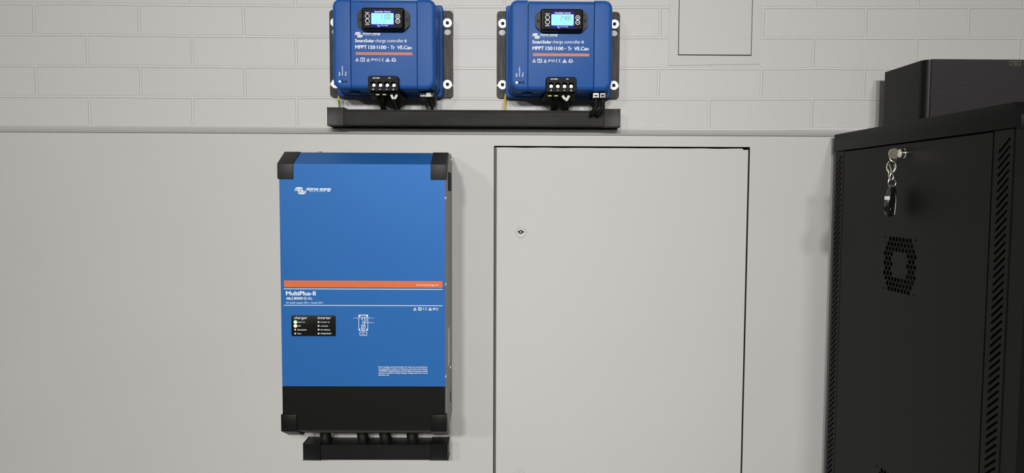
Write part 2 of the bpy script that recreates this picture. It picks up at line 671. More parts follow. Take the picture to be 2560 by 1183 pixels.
def quad_wall(bm, xs, zs, skip, y, mi):
    for i in range(len(xs) - 1):
        for j in range(len(zs) - 1):
            if (i, j) in skip:
                continue
            f = bm.faces.new([bm.verts.new(p) for p in ((xs[i], y, zs[j]), (xs[i + 1], y, zs[j]), (xs[i + 1], y, zs[j + 1]), (xs[i], y, zs[j + 1]))])
            f.material_index = mi


bm = NB()
quad_wall(bm, [XL, CABX0, CABX1, XR], [0, CABZ0, CABZ1, ZS], {(1, 1)}, 0, 0)
quad_wall(bm, [XL, HX0, HX1, XR], [ZS, HZ0, HZ1, ZC], {(1, 1)}, 0, 1)
tag(obj('wall_back', bm, [M_LOW, M_BRICK], smooth=False), kind='structure')
for nm, co in (('floor', [(XL, 0, 0), (XR, 0, 0), (XR, YB, 0), (XL, YB, 0)]),
               ('ceiling', [(XL, 0, ZC), (XR, 0, ZC), (XR, YB, ZC), (XL, YB, ZC)]),
               ('wall_left', [(XL, 0, 0), (XL, YB, 0), (XL, YB, ZC), (XL, 0, ZC)]),
               ('wall_right', [(XR, 0, 0), (XR, YB, 0), (XR, YB, ZC), (XR, 0, ZC)]),
               ('wall_front', [(XL, YB, 0), (XR, YB, 0), (XR, YB, ZC), (XL, YB, ZC)])):
    bm = NB()
    bm.faces.new([bm.verts.new(p) for p in co])
    tag(obj(nm, bm, {'floor': M_FLOOR, 'ceiling': M_CEIL}.get(nm, M_ROOM), smooth=False), kind='structure')
# painted nosing, its face leaning in toward the plaster, where brick meets plaster
bm = NB()
prof = [(-0.0002, 1.6470), (-0.0028, 1.6472), (-0.0042, 1.6482), (-0.0066, 1.6530), (-0.0085, 1.6572), (-0.0088, 1.6588),
        (-0.0082, 1.6601), (-0.0070, 1.6608), (-0.0002, 1.6610)]
loft(bm, [[(x, y, z) for y, z in prof] for x in (XL, XR)])
tag(obj('trim_1', bm, M_TRIM), kind='structure')

# ------------------------------------------------------------------ flush wall cabinet with the large door
cab = thing('wall_cabinet', (0.283, 0, CABZ0), 'white flush cabinet with a large plain door and round locks, below the brickwork', 'cabinet')
bm = NB()
d = 0.12
for a, b in (((CABX0, CABZ0), (CABX0, CABZ1)), ((CABX0, CABZ1), (CABX1, CABZ1)), ((CABX1, CABZ1), (CABX1, CABZ0)), ((CABX1, CABZ0), (CABX0, CABZ0))):
    bm.faces.new([bm.verts.new(p) for p in ((a[0], 0.0003, a[1]), (b[0], 0.0003, b[1]), (b[0], d, b[1]), (a[0], d, a[1]))])
bm.faces.new([bm.verts.new(p) for p in ((CABX0, d, CABZ0), (CABX1, d, CABZ0), (CABX1, d, CABZ1), (CABX0, d, CABZ1))])
obj('recess_box', bm, M_RECESS, cab, smooth=False, label='dark steel recess behind the door gap')
DX0, DX1 = U(1241, 600, 0).x, U(1871, 500, 0).x - 0.0022
DZ1 = U(1500, 372.8, 0).z
bm = NB()
box(bm, DX0, DX1, 0.0015, 0.018, CABZ0 + 0.004, DZ1, 0.0008, 1)
door = obj('door', bm, M_DOOR, cab)
bm = NB()
lp = [(DX0 - 0.001 + t * (DX1 - 0.012 - DX0), DZ1 + 0.0030 + 0.0004 * sin(t * 40) * (1 if t < 0.3 or t > 0.8 else 0.3)) for t in [i / 60 for i in range(61)]]
prism(bm, [(DX0 - 0.001, DZ1 - 0.003)] + [(DX1 - 0.009, DZ1 - 0.003)] + list(reversed(lp)), 0.006, 0.016)
obj('door_lip', bm, M_DOOR, cab)
bm = NB()
box(bm, CABX0 + 0.0012, DX0 - 0.0003, 0.006, 0.02, CABZ0 + .003, CABZ1 - 0.003)  # strip added to stand in for the recess side seen in the gap
obj('gap_fill', bm, M_RECESS, cab)


def cam_lock(c):
    bm = NB()
    lathe(bm, (c.x, 0.0015, c.z), (0, -1, 0), [(0, 0.0142), (0.0016, 0.0142), (0.0026, 0.0132), (0.0022, 0.0095), (0.0015, 0.009), (0.0015, 0.0)], 36)
    l = obj('lock', bm, M_DOOR, door)
    bm = NB()
    y = -0.0007
    annulus(bm, c.x, c.z, 0.0022, 0.0046, y)
    for s in (-1, 1):
        poly(bm, [(c.x + s * 0.0040, c.z - 0.0026), (c.x + s * 0.0078, c.z - 0.0004), (c.x + s * 0.0078, c.z + 0.0010), (c.x + s * 0.0040, c.z + 0.0026)], y)
    return l, obj('keyhole', bm, M_DARK, cab, label='black double-bit keyhole')


cam_lock(U(1302, 580, 0))
cam_lock(U(1298, 1187, 0))

# ------------------------------------------------------------------ small service hatch in the brickwork
hat = thing('service_hatch', (0.503, 0, 1.816), 'small pale service hatch set in the white brickwork above the cabinet', 'hatch')
bm = NB()
fx0, fx1, fz0, fz1 = U(1670, 164, 0).x, U(1899.5, 161, 0).x, U(1785, 162.5, 0).z, 2.041
fo = [(p[0], p[1] + (0.0048 * (p[0] - (fx0 + fx1) / 2) / (fx1 - fx0) if p[1] < 1.9 else 0)) for p in rrect(fx0, fx1, fz0, fz1, 0.003, 3)]
plate(bm, fo, [[(HX0, HZ0), (HX1, HZ0), (HX1, HZ1), (HX0, HZ1)]],
      lambda v: (v.x, -0.0016, v.y), lambda v: (v.x, -0.0001, v.y))
obj('hatch_frame', bm, M_DOOR, hat, smooth=False)
bm = NB()
for a, b in (((HX0, HZ0), (HX0, HZ1)), ((HX0, HZ1), (HX1, HZ1)), ((HX1, HZ1), (HX1, HZ0)), ((HX1, HZ0), (HX0, HZ0))):
    bm.faces.new([bm.verts.new(p) for p in ((a[0], 0.0002, a[1]), (b[0], 0.0002, b[1]), (b[0], .06, b[1]), (a[0], .06, a[1]))])
bm.faces.new([bm.verts.new(p) for p in ((HX0, .06, HZ0), (HX1, .06, HZ0), (HX1, .06, HZ1), (HX0, .06, HZ1))])
obj('hatch_recess', bm, M_DARK, hat, smooth=False)
bm = NB()
box(bm, HX0 + 0.0018, HX1 - 0.0012, -0.0014, 0.008, HZ0 + 0.0022, HZ1 - 0.002, 0.0004, 1)
obj('hatch_door', bm, M_DOOR, hat)

# ------------------------------------------------------------------ charge controllers
C1, C2 = -0.2765, 0.1245
YF = -0.100
BZC = 1.8375


def bracket(parent, cx, wash, holes_c):
    bm = NB()
    x0, x1, z0, z1 = cx - 0.1475, cx + 0.1475, 1.7345, 1.9405
    out = []
    zs = 1.7655
    R = 0.008
    o = rrect(x0, x1, z0, z1, R, 4)
    # slot notches at mid-height of the lower washers, on both sides
    bl, br_, tr, tl = o[0:5], o[5:10], o[10:15], o[15:20]
    notch = 0.0035
    right = [(x1, zs - notch), (x1 - 0.010, zs - notch), (x1 - 0.010, zs + notch), (x1, zs + notch)]
    left = [(x0, zs + notch), (x0 + 0.010, zs + notch), (x0 + 0.010, zs - notch), (x0, zs - notch)]
    outline = bl + br_ + right + tr + tl + left
    holes = [circ(x, 1.8915, 0.0083, 20) for x in holes_c]
    plate(bm, outline, holes, lambda v: (v.x, -0.006, v.y), lambda v: (v.x, -0.0005, v.y))
    b = obj('mounting_bracket', bm, M_BRK, parent, smooth=False)
    for (x, z) in wash:
        bm = NB()
        lathe(bm, (x, -0.006, z), (0, -1, 0), [(0, 0.0110), (0.0014, 0.0110), (0.0018, 0.0106), (0.0018, 0.0042), (0.0008, 0.0040), (0.0008, 0.0)], 32)
        w = obj('washer', bm, M_WASH, parent)
        bm = NB()
        lathe(bm, (x, -0.0068, z), (0, -1, 0), [(0, 0.0039), (0.0006, 0.0039), (0.0010, 0.0032), (0.0004, 0.0018), (0.0004, 0.0)], 20)
        obj('screw', bm, M_BLACK, w)
    for sx in (-1,):
        x = cx + sx * 0.1345
        bm = NB()
        lathe(bm, (x, -0.006, 1.7475), (0, -1, 0), [(0, 0.0048), (0.0008, 0.0047), (0.0010, 0.0036), (0.0006, 0.0020), (0.0006, 0.0)], 20)
        s = obj('bracket_screw', bm, M_BLACK, parent)
    return b


def controller(cx, reading, label, led_mat, bshift):
    dx = cx - C1
    t = thing('charge_controller', (cx, 0, BZC), label, 'solar charge controller', 'blue controllers screwed to the brick wall')
    bc = cx + bshift
    wl, wr = bc - 0.1335, bc + 0.1345
    bracket(t, bc, [(wl, 1.9110), (wl, 1.7660), (wr, 1.9115), (wr, 1.7660)], (wl - 0.0015, wr))
    # flange and body
    bm = NB()
    puff(bm, cx - 0.1255, cx + 0.1255, 1.7335, 1.9495, (0.008, 0.008, 0.006, 0.006), -0.006, -0.022, 0.003)
    # lobes either side of a slightly lower middle field
    zb, zt = 1.7395, 1.9425
    g = 0.0752
    puff(bm, cx - 0.1165, cx - g, zb, zt, (0.022, .0006, .0006, 0.018), -0.021, YF - 0.0012, 0.010, 6, 8, 1.0, 0.07)
    puff(bm, cx + g, cx + 0.1165, zb, zt, (.0006, 0.022, 0.018, .0006), -0.021, YF - 0.0012, 0.010, 6, 8, 0.07, 1.0)
    puff(bm, cx - g + 0.0008, cx + g - 0.0008, zb + 0.0005, zt - 0.0018, 0.0006, -0.021, YF, 0.010, 6, 2, 0.03, 0.03)
    box(bm, cx - g - 0.003, cx + g + 0.003, -0.03, YF + 0.014, zb + 0.003, zt - 0.008)
    # stiffening step along the flank
    puff(bm, cx - 0.1205, cx + 0.1205, 1.7372, 1.9455, (0.02, 0.02, 0.016, 0.016), -0.021, -0.040, 0.004)
    h = obj('housing', bm, M_BLUE, t)
    # bottom latch
    bm = NB()
    q = U(890, 238, -0.05)
    puff(bm, q.x + dx - 0.012, q.x + dx + 0.010, 1.7345, 1.7402, 0.002, -0.05, -0.066, 0.002)
    obj('latch', bm, M_BLUE, h)
    # print
    pg = Page(YF - 0.0004, dx)
    bm = NB()
    z6 = lambda x, y: (880 + x / 13.147, 75 + y / 13.147)

    def T(s, x0, x1, y0, y1, bold=0.0):
        a, b = z6(x0, y0), z6(x1, y1)
        pg.text(bm, s, a[0], b[0], a[1], b[1], bold)
    a, b = z6(97, 80), z6(352, 238)
    emblem(pg, bm, a[0], b[0], a[1], b[1], 1.35)
    T('victron energy', 352, 936, 78, 176, 0.02)
    T('B L U E   P O W E R', 435, 800, 173, 194, 0.02)
    obj('maker_mark', bm, M_WHITE, h, smooth=False, label='white emblem and maker lettering')
    bm = NB()
    T('SmartSolar', 97, 735, 296, 406, 0.022)
    T('charge controller', 766, 1693, 296, 440, 0.0)
    a = z6(1760, 362)
    pg.line(bm, [(a[0] + 2.0 * cos(k * pi / 10), a[1] + 2.9 * sin(k * pi / 10)) for k in range(20)], 1.5, True)
    T('MPPT', 103, 488, 498, 618, 0.022)
    T('150', 538, 768, 503, 626, 0.022)
    T('I', 815, 843, 506, 624, 0.022)
    T('100', 892, 1128, 508, 628, 0.022)
    T('-', 1170, 1222, 568, 584, 0.0)
    T('Tr', 1268, 1408, 512, 632, 0.022)
    T('VE.Can', 1480, 1960, 512, 634, 0.022)
    obj('model_lettering', bm, M_WHITE, h, smooth=False, label='white model lettering')
    bm = NB()
    T('IP43', 630, 845, 932, 1018, 0.004)
    for f, x0, x1, y0, y1 in ((icon_tri, 103, 230, 908, 1030), (icon_book, 276, 424, 908, 1035), (icon_tri, 472, 590, 915, 1040),
                              (icon_ce, 884, 1048, 918, 1040), (icon_rcm, 1092, 1250, 915, 1042)):
        a, b = z6(x0, y0), z6(x1, y1)
        f(pg, bm, a[0], b[0], a[1], b[1], 1.15)
    a = z6(1372, 982)
    pg.ann(bm, a[0], a[1], 3.7, 4.9)
    pg.line(bm, [(a[0] - 6.4, a[1] + 2.2), (a[0] - 3.8, a[1] + 2.2)], 1)
    pg.line(bm, [(a[0] + 3.8, a[1] + 2.4), (a[0] + 7.2, a[1] + 2.4)], 1)
    T('LC', 1335, 1408, 952, 1012, 0.02)
    obj('certification_marks', bm, M_WHITE, h, smooth=False, label='row of white safety symbols')
    bm = NB()
    pl = Page(YF - 0.0016, dx)
    z2 = lambda x, y: (800 + x / 6.572, 150 + y / 6.572)
    for s, x0, x1, y0, y1 in (('Bulk', 307, 330, 196, 258), ('Absorption', 355, 382, 98, 258), ('Float', 409, 433, 188, 258)):
        a, b = z2(x0, y0), z2(x1, y1)
        pl.text(bm, s, a[0], b[0], a[1], b[1], 0.02, True)
    obj('status_lettering', bm, M_WHITE, h, smooth=False)
    bm = NB()
    a, b = z6(122, 726), z6(1985, 834)
    pg.rect(bm, a[0], b[0], a[1], b[1])
    obj('stripe', bm, M_ORANGE, h, smooth=False, label='orange printed stripe')
    for i, x in enumerate((325, 377, 428)):
        a = z2(x, 353)
        c = pl.p(*a)
        bm = NB()
        lathe(bm, (c[0], YF - 0.0010, c[1]), (0, -1, 0), [(0, 0.0026), (0.0004, 0.0026), (0.0009, 0.0015), (0.001, 0)], 16)
        obj('status_light', bm, led_mat if i == 0 else M_LEDOFF, h, label='lit blue status light' if i == 0 else None)
    # ---------------- plug-in display
    bm = NB()
    e0, e1 = U(894.3, 49, YF).x + dx, U(1024.4, 50, YF).x + dx
    b0, b1 = e0 + 0.0115, e1 - 0.0105
    zc = 1.8945
    prism(bm, [(e0, zc - 0.0115), (e0 + 0.002, zc - 0.0155), (b0 + 0.001, zc - 0.0245), (b1 - 0.001, zc - 0.0245), (e1 - 0.002, zc - 0.0155), (e1, zc - 0.0115),
               (e1, zc + 0.0115), (e1 - 0.002, zc + 0.0155), (b1 - 0.001, zc + 0.0225), (b0 + 0.001, zc + 0.0225), (e0 + 0.002, zc + 0.0155), (e0, zc + 0.0115)], YF + 0.001, YF - 0.007)
    puff(bm, b0, b1, zc - 0.0255, zc + 0.0240, 0.006, YF - 0.001, YF - 0.016, 0.004)
    dsp = obj('display', bm, M_BLACK, t)
    yb = YF - 0.0225
    pb = Page(yb, dx)
    bz = [pb.p(908.5, 46)[0], pb.p(1006, 46)[0], pb.p(957, 70)[1], pb.p(957, 23.3)[1]]
    bm = NB()
    puff(bm, bz[0], bz[1], bz[2], bz[3], 0.0045, YF - 0.012, yb, 0.0012)
    obj('bezel', bm, M_BLK2, dsp)
    for px in (900, 1018):
        c = U(px, 49.5, YF - 0.007)
        bm = NB()
        lathe(bm, (c.x + dx, YF - 0.007, c.z), (0, -1, 0), [(0, 0.0030), (0.0006, 0.0030), (0.0002, 0.0016), (0.0002, 0)], 16)
        obj('display_screw', bm, M_BLACK, dsp)
    z5 = lambda x, y: (880 + x / 13.918, y / 13.918)
    bm = NB()
    a, b = z5(640, 335), z5(1490, 950)
    r0, r1 = pb.p(*a), pb.p(*b)
    poly(bm, rrect(r0[0], r1[0], r1[1], r0[1], 0.005), yb - 0.0002)
    obj('screen_surround', bm, M_GLOW, dsp, smooth=False, label='dark blue glowing edge of the screen')
    bm = NB()
    a, b = z5(668, 452), z5(1452, 850)
    r0, r1 = pb.p(*a), pb.p(*b)
    poly(bm, rrect(r0[0], r1[0], r1[1], r0[1], 0.0022), yb - 0.0004)
    scr = obj('screen', bm, M_LCD, dsp, smooth=False, label='lit cyan screen reading ' + reading)
    bm = NB()
    if reading == '1100':
        seven(pb, bm, '1100', *[z5(950, 0)[0], z5(1345, 0)[0], z5(0, 515)[1], z5(0, 660)[1]], 0.95, 0.0006)
    else:
        a, b = z5(950, 515), z5(1345, 660)
        seven(pb, bm, reading, a[0] + 1.5, b[0], a[1], b[1], 0.9, 0.0006)
        q = z5(1385, 655)
        pb.rect(bm, q[0] - .5, q[0] + .5, q[1] - .5, q[1] + .5, 0.0006)
    obj('screen_digits', bm, M_LCDINK, scr, smooth=False)
    bm = NB()
    a, b = z5(720, 683), z5(1110, 690)
    pb.rect(bm, a[0], b[0], a[1], b[1], 0.0006)
    for (x0, x1, y0, y1) in ((712, 760, 525, 552), (838, 890, 735, 770), (805, 940, 792, 810), (1092, 1150, 792, 810)):
        a, b = z5(x0, y0), z5(x1, y1)
        pb.rect(bm, a[0], b[0], a[1] + .3, b[1], 0.0006)
    a, b, c = z5(1082, 772), z5(1168, 772), z5(1168, 722)
    pb.fill(bm, [a, b, c], 0.0006)
    obj('screen_icons', bm, M_LCDPALE, scr, smooth=False)
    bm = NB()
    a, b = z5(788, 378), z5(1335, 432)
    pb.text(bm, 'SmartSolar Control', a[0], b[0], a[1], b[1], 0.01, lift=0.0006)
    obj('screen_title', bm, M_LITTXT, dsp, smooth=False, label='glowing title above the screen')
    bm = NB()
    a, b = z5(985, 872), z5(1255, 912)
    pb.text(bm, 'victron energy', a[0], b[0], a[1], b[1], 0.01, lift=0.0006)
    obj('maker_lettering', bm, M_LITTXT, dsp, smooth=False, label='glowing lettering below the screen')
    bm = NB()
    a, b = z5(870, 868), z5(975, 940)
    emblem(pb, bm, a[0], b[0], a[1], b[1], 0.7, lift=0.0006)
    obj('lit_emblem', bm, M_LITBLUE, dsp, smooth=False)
    bm = NB()
    for s, x0, x1, y0, y1 in (('SELECT', 460, 612, 420, 462), ('SETUP', 466, 618, 830, 875)):
        a, b = z5(x0, y0), z5(x1, y1)
        bm = NB()
        pb.text(bm, s, a[0], b[0], a[1], b[1], 0.02, lift=0.0003)
        obj('button_lettering', bm, M_WHITE, dsp, smooth=False)
    for x, y in ((535, 563), (538, 728)):
        a = z5(x, y)
        bm = NB()
        pb.ann(bm, a[0], a[1], 4.3, 5.7, 0.0003)
        obj('button', bm, M_WHITE, dsp, smooth=False, label='white-ringed button')
    for x, y in ((1592, 572), (1592, 738)):
        a = z5(x, y)
        bm = NB()
        pb.ann(bm, a[0], a[1], 4.2, 5.7, 0.0003)
        pb.line(bm, [(a[0] - 2, a[1]), (a[0] + 2, a[1])], 1.6, lift=0.0003)
        if y < 600:
            pb.line(bm, [(a[0], a[1] - 2), (a[0], a[1] + 2)], 1.6, lift=0.0003)
            c = z5(1592, 655)
            pb.rect(bm, c[0] - 3.0, c[0] + 3.0, c[1] - 1.6, c[1] + 1.6, 0.0003)
        obj('button', bm, M_WHITE, dsp, smooth=False, label='white-ringed plus button' if y < 600 else 'white-ringed minus button')
    # ---------------- terminal block
    yt = YF - 0.012
    tx0, tx1 = cx - 0.0345, cx + 0.0345
    tz0, tz1 = 1.7335, 1.7680
    bm = NB()
    hx = [cx + k * 0.0151 - 0.0001 for k in (-1.5, -.5, .5, 1.5)]
    hz = 1.7495
    fr = rrect(tx0 + 0.0015, tx1 - 0.0015, tz0 + 0.0015, tz1 - 0.0015, 0.0045, 4)
    plate(bm, fr, [circ(x, hz, 0.0062, 20) for x in hx], lambda v: (v.x, yt, v.y), lambda v: (v.x, yt + 0.009, v.y))
    L0 = [(p[0], yt, p[1]) for p in fr]
    L1 = [(p[0], yt + 0.0015, p[1]) for p in rrect(tx0, tx1, tz0, tz1, 0.006, 4)]
    L2 = [(p[0], -0.06, p[1]) for p in rrect(tx0, tx1, tz0, tz1, 0.006, 4)]
    loft(bm, [L0, L1, L2], False, True)
    # flared skirt under the block
    sk = []
    for y, z0, z1, hw in ((yt + 0.012, 1.7300, 1.738, 0.0335), (-0.070, 1.7265, 1.738, 0.036), (-0.035, 1.7255, 1.738, 0.0405), (-0.024, 1.7255, 1.738, 0.0415)):
        sk.append([(p[0], y, p[1]) for p in rrect(cx - hw, cx + hw, z0, z1, 0.003, 3)])
    loft(bm, sk)
    tb = obj('terminal_block', bm, M_BLK2, t)
    bm = NB()
    box(bm, tx0 + .003, tx1 - .003, yt + 0.0092, yt + 0.012, tz0 + .003, tz1 - .003)
    obj('terminal_well', bm, M_DARK, tb)
    py = Page(yt, 0)
    bm = NB()
    zq = [(tx0 + 0.0042, hz - 0.0082), (tx1 - 0.0042, hz - 0.0082), (tx1 - 0.0042, hz + 0.0090), (tx0 + 0.0042, hz + 0.0090)]
    ribbon(bm, rrect(zq[0][0], zq[1][0], zq[0][1], zq[2][1], 0.0018, 3), 0.0006, yt - 0.0002, True)
    ribbon(bm, [(cx, tz0 + .002), (cx, hz - 0.0085)], 0.0005, yt - 0.0002)
    obj('panel_groove', bm, M_DARK, tb, smooth=False)
    for wd_, xa_, xb_ in (('BATTERY', cx - 0.0235, cx - 0.0073), ('PV', cx + 0.0117, cx + 0.0167)):
        bm = NB()
        text(bm, wd_, xa_, xb_, 1.7613, 1.7644, yt - 0.0003, 0.02)
        obj('terminal_lettering', bm, M_WHITE, tb, smooth=False)
    for k, s in enumerate('+--+'):
        bm = NB()
        ribbon(bm, [(hx[k] - 0.0016, 1.7378), (hx[k] + 0.0016, 1.7378)], 0.0011, yt - 0.0003)
        if s == '+':
            ribbon(bm, [(hx[k], 1.7362), (hx[k], 1.7394)], 0.0011, yt - 0.0003)
        obj('polarity_mark', bm, M_WHITE, tb, smooth=False)
    for k in range(4):
        bm = NB()
        n = 20
        lathe(bm, (hx[k] + 0.0006, yt + 0.0090, hz - 0.0018), (0, -1, 0), [(0, 0.0042), (0.0022, 0.0042), (0.0028, 0.0036), (0.0028, 0.0018), (0.0012, 0.0014), (0.0012, 0)], n)
        obj('terminal_screw', bm, M_CHROME, tb)
    return t


def tie(parent, p0, p1, w):
    """flat cable-tie tail"""
    bm = NB()
    a, b = Vector(p0), Vector(p1)
    d = (b - a).normalized()
    s = Vector((d.z, 0, -d.x)) * w / 2
    n = Vector((0, -0.0012, 0))
    loft(bm, [[a - s, a + s, a + s + n, a - s + n], [b - s, b + s, b + s + n, b - s + n],
              [b + d * .002 - s * .5, b + d * .002 + s * .5, b + d * .002 + s * .5 + n, b + d * .002 - s * .5 + n]])
    obj('cable_tie', bm, M_TIE, parent, smooth=False, label='pale grey cable tie tail')


def cable(name, px_pts, r, m, label, cat, group=None, corr=False, extra=None):
    P = [U(*q) for q in px_pts]
    t = thing(name, P[-1], label, cat, group)
    bm = NB()
    if corr:
        corrugated(bm, P, r, 0.0030, 0.0009)
    else:
        tube(bm, spline(P, 8), r)
    obj('sheath' if not corr else 'conduit_tube', bm, m, t)
    return t


def ferrule(t, px, py, y):
    c = U(px, py, y)
    bm = NB()
    cyl(bm, (c.x, c.y, c.z - 0.001), (c.x, c.y, c.z + 0.0012), 0.0048, 0.0046, 16)
    obj('wire_marker', bm, M_FER, t, label='yellow marker sleeve')


c1 = controller(C1, '1100', 'blue solar charge controller whose lit display reads 1100, nearer the left', M_LEDB, 0.0012)
c2 = controller(C2, '2488', 'blue solar charge controller whose lit display reads 2488, nearer the hatch', M_LEDW, 0.0005)

G = 'black power cables under the charge controllers'
t = cable('power_cable', [(945, 234, -.075), (947, 247, -.066), (953, 261, -.058), (962, 272, -.042), (970, 283, -.028)], 0.0042, M_RUB,
          'black power cable leftmost under the controller reading 1100, bending right', 'cable', G)
ferrule(t, 944.6, 237.2, -.1020)
t = cable('power_cable', [(962, 234, -.072), (963.5, 247, -.060), (962, 258, -.045), (957, 268, -.035), (956, 281, -.03)], 0.0048, M_RUB,
          'black power cable passing behind another, second from left under the controller reading 1100', 'cable', G)
ferrule(t, 961, 237.2, -.1020)
t = cable('cable_conduit', [(984, 236, -.07), (985, 250, -.060), (990, 264, -.05), (995, 282, -.035)], 0.0078, M_RUB,
          'short black ribbed conduit with two pale cable ties under the controller reading 1100', 'conduit', corr=True)
tie(t, U(978, 237, -.1010), U(982.3, 246, -.1010), 0.0055)
tie(t, U(992.5, 237, -.1010), U(987.8, 246, -.1010), 0.0055)
t = cable('data_cable', [(1072, 243, -.072), (1072.5, 249, -.066), (1074, 257, -.055), (1079, 265, -.042), (1082, 282, -.030)], 0.0027, M_RUB,
          'thin black data cable plugged in at the right of the controller reading 1100', 'data cable')


def data_socket(parent, px0, px1, py0, py1, y, dots):
    bm = NB()
    a, b = U(px0, py0, y), U(px1, py1, y)
    puff(bm, a.x, b.x, b.z, a.z, 0.0012, -0.03, y, 0.001, 2, 2)
    s = obj('data_socket', bm, M_BLACK, parent)
    for px in dots:
        c = U(px, (py0 + py1) / 2 + 1.5, y - .0004)
        bm = NB()
        lathe(bm, (c.x, y, c.z), (0, -1, 0), [(0, 0.0019), (0.0006, 0.0019), (0.0008, 0.001), (0.0008, 0)], 14)
        obj('contact_pin', bm, M_WHITE, s)
    return s


data_socket(c1, 1048, 1088, 231, 245.5, -.074, (1053.5, 1059, 1064, 1079))
bm = NB()
a, b = U(1065.5, 231.5, -.082), U(1077.5, 243, -.082)
box(bm, a.x, b.x, -.0835, -.070, b.z, a.z, 0.0008, 1)
box(bm, a.x + .002, b.x - .002, -.0845, -.082, a.z - .003, a.z - .001, 0.0003, 1)
pl = obj('plug', bm, M_STEEL, t, label='grey plug body')
bm = NB()
for k in range(4):
    ribbon(bm, [(a.x + .002 + k * .0025, b.z + .002), (a.x + .0035 + k * .0025, b.z + .0045)], 0.001, -.0838)
obj('plug_marking', bm, M_WHITE, pl, smooth=False)
bm = NB()
c = U(1078.5, 248.5, -.07)
ring(bm, c, 0.0022, 0.0006, ((1, 0, 0), (0, 0, 1)), 18, 0.0028)
obj('plug_loop', bm, M_RUB, t)

# right controller's cables
z4 = lambda x, y: (1220 + x / 6.572, 150 + y / 6.572)
t = cable('power_cable', [(*z4(1020, 560), -.075), (*z4(1030, 640), -.066), (*z4(1058, 720), -.055), (*z4(1052, 860), -.035)], 0.0040, M_RUB,
          'black power cable leftmost under the controller reading 2488', 'cable', G)
ferrule(t, *z4(1016, 592), -.1020)
t = cable('power_cable', [(*z4(1120, 560), -.072), (*z4(1125, 640), -.060), (*z4(1115, 740), -.045), (*z4(1102, 860), -.03)], 0.0050, M_RUB,
          'black power cable second from left under the controller reading 2488', 'cable', G)
ferrule(t, *z4(1118, 592), -.1020)
t = cable('power_cable', [(*z4(1270, 570), -.07), (*z4(1268, 660), -.060), (*z4(1268, 740), -.05), (*z4(1272, 860), -.035)], 0.0080, M_RUB,
          'thick black cable bundle with crossed pale ties under the controller reading 2488', 'cable', G)
tie(t, U(*z4(1222, 588), -.1010), U(*z4(1262, 640), -.1010), 0.0058)
tie(t, U(*z4(1332, 588), -.1030), U(*z4(1288, 662), -.1030), 0.0058)
data_socket(c2, *[z4(1718, 0)[0], z4(1945, 0)[0], z4(0, 540)[1], z4(0, 645)[1]], -.072, ())
G2 = 'network patch cables beside the controller reading 2488'
for k, (xt, xm, xb, lab, nut) in enumerate((
        (1775, 1772, 1700, 'black network cable with a white plug at the bottom right of the controller reading 2488', M_WASH),
        (1885, 1885, 1802, 'black network cable with a grey plug, rightmost below the controller reading 2488', M_STEEL))):
    P = [U(*z4(xt, 640), -.080), U(*z4(xm, 690), -.082), U(*z4(xm - 4, 770), -.080), U(*z4((xm + xb) / 2, 830), -.078), U(*z4(xb + 4, 868), -.072), U(*z4(xb, 890), -.052)]
    t = thing('network_cable', P[0], lab, 'network cable', G2)
    bm = NB()
    tube(bm, spline(P, 8), 0.0045)
    obj('sheath', bm, M_RUB, t)
    a, b = U(*z4(xt - 44, 545), -.084), U(*z4(xt + 42, 622), -.084)
    bm = NB()
    plate(bm, [(a.x, b.z), (b.x, b.z), (b.x, a.z), (a.x, a.z)], [[(a.x + .0022, b.z + .0030), (b.x - .0022, b.z + .0030), (b.x - .0022, a.z - .0035), (a.x + .0022, a.z - .0035)]],
          lambda v: (v.x, -.0845, v.y), lambda v: (v.x, -.0725, v.y))
    pl = obj('plug', bm, nut, t, smooth=False, label='white plug' if k == 0 else 'grey plug')
    bm = NB()
    box(bm, a.x + .0023, b.x - .0023, -.0825, -.073, b.z + .0031, a.z - .0036)
    obj('plug_clip', bm, M_BLACK, pl)
    bm = NB()
    c = U(*z4(xt, 620), -.080)
    lathe(bm, (c.x, -.080, c.z), (0, 0, -1), [(0, .0062), (.006, .0062), (.007, .0056), (.014, .0056), (.0145, .0048), (.017, .0048), (.0175, .0056), (.021, .0056), (.0215, .0047), (.027, .0047)], 16)
    obj('strain_relief', bm, M_BLK2, t)

# earth wires
for cells, m, nm, lab in (
        ([(846.5, 241, -.03), (847, 252, -.03), (848.5, 262, -.028), (849, 276, -.03)], M_GRN, 'earth_wire', 'short green earth wire at the left end of the upper duct'),
        ([(1264, 236, -.018), (1262.5, 250, -.022), (1262, 262, -.026), (1263, 282, -.03)], M_YEL, 'earth_wire', 'short yellow earth wire left of the controller reading 2488')):
    t = cable(nm, cells, 0.0022, m, lab, 'wire', 'earth wires into the upper duct')
    bm = NB()
    p, q = U(*cells[0]), U(*cells[1])
    cyl(bm, p.lerp(q, -.1), p.lerp(q, .85), 0.0020, 0.0030, 14)
    obj('ferrule', bm, M_YEL, t, label='yellow ferrule')

# ------------------------------------------------------------------ cable ducts


def duct(x0, x1, z0, z1, dep, capw, label, mb, mc, dz):
    t = thing('cable_duct', ((x0 + x1) / 2, 0, z0), label, 'cable duct', 'black cable ducts on the wall')
    bm = NB()
    box(bm, x0 + 0.004, x1 - 0.004, -0.0003, -(dep - 0.0015), z0 + 0.0008, z1 - dz, 0.001, 1)
    b = obj('duct_body', bm, mb, t)
    bm = NB()
    box(bm, x0 + 0.0045, x1 - 0.0045, -(dep - 0.0012) + 0.006, -(dep - 0.0007), z1 - dz - 0.0035, z1 - dz + 0.0003, 0.0005, 1)
    obj('duct_cover', bm, mb, t)
    for s in (0, 1):
        a, c = (x0, x0 + capw) if s == 0 else (x1 - capw, x1)
        bm = NB()
        box(bm, a, c, -0.0002, -dep, z0, z1, 0.0012, 2)
        obj('end_cap', bm, mc, t)
    return t


